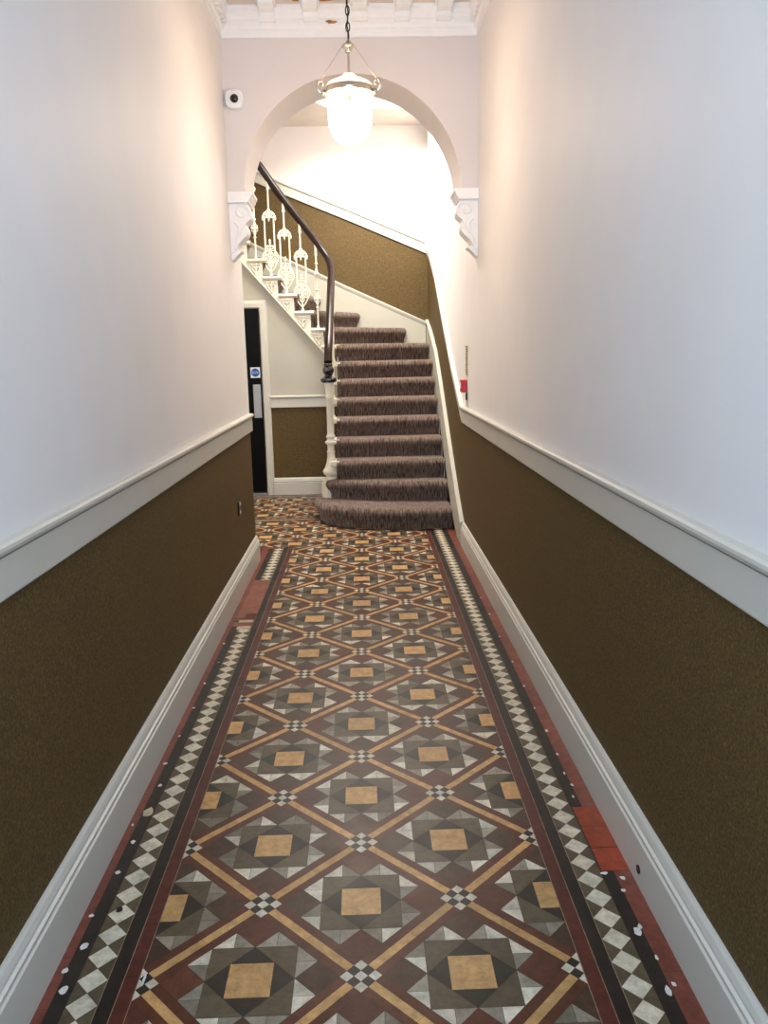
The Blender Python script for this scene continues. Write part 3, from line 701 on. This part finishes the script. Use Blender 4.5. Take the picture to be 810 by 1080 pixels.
# ------------------------------------------------------------------ pendant lantern
LXc, LYc = -.03, 4.2
lan = thing('pendant_lantern', 'glass bell jar lantern glowing white on a chain below the ceiling', 'lamp', (LXc, LYc, 2.47))
zr = 2.678
JARGLOW = emit('glowing_frosted_glass', (255, 226, 198), 42.0)
jar = [(.001, 2.440), (.02, 2.441), (.05, 2.450), (.078, 2.470), (.096, 2.503), (.105, 2.545), (.108, 2.585), (.108, 2.612), (.10, 2.616)]
def glass():
    m = bpy.data.materials.new('clear_glass'); m.use_nodes = True; nt = m.node_tree; nt.nodes.remove(nt.nodes['Principled BSDF'])
    t = nt.nodes.new('ShaderNodeBsdfTransparent'); t.inputs[0].default_value = (.96, .95, .92, 1); g = nt.nodes.new('ShaderNodeBsdfGlossy'); g.inputs['Roughness'].default_value = .05
    fr = nt.nodes.new('ShaderNodeFresnel'); fr.inputs[0].default_value = 1.35; mx = nt.nodes.new('ShaderNodeMixShader')
    nt.links.new(fr.outputs[0], mx.inputs[0]); nt.links.new(t.outputs[0], mx.inputs[1]); nt.links.new(g.outputs[0], mx.inputs[2])
    nt.links.new(mx.outputs[0], nt.nodes['Material Output'].inputs[0]); return m
GLASS = glass()
OPAL = mat('opal_glass', (250, 238, 224), .25, .5)
_t = OPAL.node_tree; _tr = _t.nodes.new('ShaderNodeBsdfTranslucent'); _tr.inputs[0].default_value = (.95, .86, .76, 1); _mx = _t.nodes.new('ShaderNodeMixShader'); _mx.inputs[0].default_value = .3
_t.links.new(_t.nodes['Principled BSDF'].outputs[0], _mx.inputs[1]); _t.links.new(_tr.outputs[0], _mx.inputs[2]); _t.links.new(_mx.outputs[0], _t.nodes['Material Output'].inputs[0])
bm = B(); lathe(bm, jar, LXc, LYc, 0, 36); o = obj('glass_jar', bm, JARGLOW, lan, smooth=True); rel(o)
bm = B(); grid(bm, [[(LXc+r*math.cos(2*PI*k/36), LYc+r*math.sin(2*PI*k/36), z) for k in range(36)] for r, z in ((.109, 2.612), (.110, 2.64), (.112, 2.66), (.119, 2.672))], True); o = obj('jar_neck', bm, GLASS, lan, smooth=True); rel(o)
bm = B(); grid(bm, [[(LXc+r*math.cos(2*PI*k/40), LYc+r*math.sin(2*PI*k/40), z) for k in range(40)] for r, z in ((.119, zr-.012), (.124, zr-.012), (.126, zr-.006), (.126, zr+.014), (.124, zr+.018), (.119, zr+.018), (.119, zr-.012))], True)
bmesh.ops.remove_doubles(bm, verts=bm.verts, dist=1e-6)
o = obj('metal_band', bm, NICKEL, lan, smooth=True); rel(o)
bm = B(); grid(bm, [[(LXc+r*math.cos(2*PI*k/36), LYc+r*math.sin(2*PI*k/36), z) for k in range(36)] for r, z in ((.117, zr+.016), (.116, zr+.026), (.10, zr+.042), (.07, zr+.056), (.045, zr+.066), (.028, zr+.082), (.008, zr+.088))], True)
o = obj('smoke_dome', bm, OPAL, lan, smooth=True); rel(o)
bm = B(); tube(bm, [(LXc, LYc, zr+.08), (LXc, LYc, 2.885)], .007, 10)
lathe(bm, [(.006, 2.855), (.016, 2.86), (.018, 2.872), (.022, 2.878), (.03, 2.884), (.03, 2.892), (.018, 2.898), (.014, 2.904), (.004, 2.915)], LXc, LYc, 0, 20); o = obj('stem', bm, NICKEL, lan, smooth=True); rel(o)
for k, a in enumerate((math.radians(196), math.radians(-22), math.radians(88))):
    ca, sa = math.cos(a), math.sin(a)
    Q = lambda r, z: (LXc+ca*r, LYc+sa*r, z)
    bm = B()
    tube(bm, catmull([Q(.124, zr-.002), Q(.14, zr-.010), Q(.155, zr+.004), Q(.160, zr+.026), Q(.150, zr+.044), Q(.136, zr+.04), Q(.134, zr+.026), Q(.143, zr+.020)], 5), .0055, 8)
    lathe(bm, [(.001, -.014), (.008, -.008), (.010, 0), (.008, .008), (.001, .014)], *Q(.132, 0)[:2], zr-.006, 10)
    hk = obj('hook', bm, NICKEL, lan, smooth=True); rel(hk)
    bm = B(); tube(bm, [Q(.028, 2.888), Q(.145, zr+.044)], .0017, 6); o = obj('support_chain', bm, NICKEL, lan); rel(o)
bm = B()
z = 2.915; k = 0
while z < ZC-.03:
    pts = []
    for q in range(14):
        a = 2*PI*q/14; u, v = .009*math.cos(a), .022*math.sin(a)
        pts.append((LXc+(u if k % 2 else 0), LYc+(0 if k % 2 else u), z+.02+v))
    tube(bm, pts, .0028, 6, True); z += .036; k += 1
tube(bm, [(LXc+.004*math.sin(q*1.3), LYc+.004*math.cos(q*1.3), 2.91+q*.02) for q in range(26)], .0032, 6)
o = obj('hanging_chain', bm, CHAINM, lan, smooth=True); rel(o)
bm = B(); lathe(bm, [(.05, ZC), (.05, ZC-.008), (.03, ZC-.022), (.008, ZC-.034), (.001, ZC-.036)], LXc, LYc, 0, 24); o = obj('ceiling_rose', bm, NICKEL, lan, smooth=True); rel(o)
for k in range(3):
    a = 2*PI*k/3+.5; bx_, by_ = LXc+.045*math.cos(a), LYc+.045*math.sin(a)
    bm = B(); lathe(bm, [(.008, 2.618), (.009, 2.66), (.012, 2.663), (.004, 2.672)], bx_, by_, 0, 12); o = obj('lamp_holder', bm, NICKEL, lan, smooth=True); rel(o)

# ------------------------------------------------------------------ security camera, call point, notice, socket
cc = thing('security_camera', 'small white security camera with a black lens on the wall above the arch shoulder', 'camera', (-.72, YA, 2.93))
bm = B(); n = 28
def sq(r, y, e=3):
    return [(-.72+r*abs(math.cos(2*PI*k/n))**(2/e)*math.copysign(1, math.cos(2*PI*k/n)), y, 2.93+r*abs(math.sin(2*PI*k/n))**(2/e)*math.copysign(1, math.sin(2*PI*k/n))) for k in range(n)]
grid(bm, [sq(.054, YA-.001), sq(.056, YA-.012), sq(.056, YA-.030), sq(.050, YA-.040), sq(.036, YA-.044, 2.4)], True, True); o = obj('housing', bm, WHITEPL, cc, smooth=True); rel(o)
bm = B(); box(bm, -.735, -.705, YA-.0425, YA-.040, 2.968, 2.972); o = obj('badge', bm, mat('grey_print', (110, 110, 112), .5), cc); rel(o)
bm = B(); grid(bm, [[(-.718+r*math.cos(2*PI*k/20), y, 2.928+r*math.sin(2*PI*k/20)) for k in range(20)] for r, y in ((.024, YA-.043), (.024, YA-.048), (.021, YA-.050), (.016, YA-.056), (.006, YA-.059))], True, True)
o = obj('lens', bm, LENS, cc, smooth=True); rel(o)

cp = thing('fire_alarm_call_point', 'red fire alarm call point on the right wall beside the stair dado rail', 'call point', (XR, 5.70, 1.195))
bm = B(); box(bm, XR-.042, XR-.001, 5.655, 5.745, 1.152, 1.240, .006); o = obj('housing', bm, REDPL, cp); rel(o)
bm = B(); box(bm, XR-.0445, XR-.041, 5.675, 5.725, 1.18, 1.222, .001); o = obj('break_glass', bm, SIGNW, cp); rel(o)
bm = B(); box(bm, XR-.012, XR-.001, 5.64, 5.66, 1.098, 1.150, .002); o = obj('dark_tab', bm, BLACKP, cp); rel(o)  # small dark strip below the housing
ns = thing('fire_notice', 'narrow pale notice with olive print on the wall above the red call point', 'sign', (XR, 5.7, 1.37))
bm = B(); box(bm, XR-.004, XR-.001, 5.61, 5.72, 1.265, 1.480); o = obj('notice_board', bm, mat('notice_cream', (222, 214, 180), .4), ns); rel(o)
bm = B()
for i in range(13):
    zz = 1.468-i*.0155; box(bm, XR-.0052, XR-.0038, 5.62+(.0 if i % 3 else .012), 5.71-(i*7 % 5)*.006, zz-.0045, zz+.0045)
o = obj('print', bm, OLIVETXT, ns); rel(o)
sk = thing('wall_socket', 'small dark socket plate low on the left olive wall near the arch', 'socket', (XL, 4.88, .507))
bm = B(); box(bm, XL+.001, XL+.008, 4.84, 4.92, .465, .55, .002); o = obj('plate', bm, BRASSD, sk); rel(o)
for zz in (.482, .533):
    bm = B(); box(bm, XL+.0075, XL+.011, 4.868, 4.892, zz-.010, zz+.010, .001); o = obj('switch', bm, SIGNW, sk); rel(o)
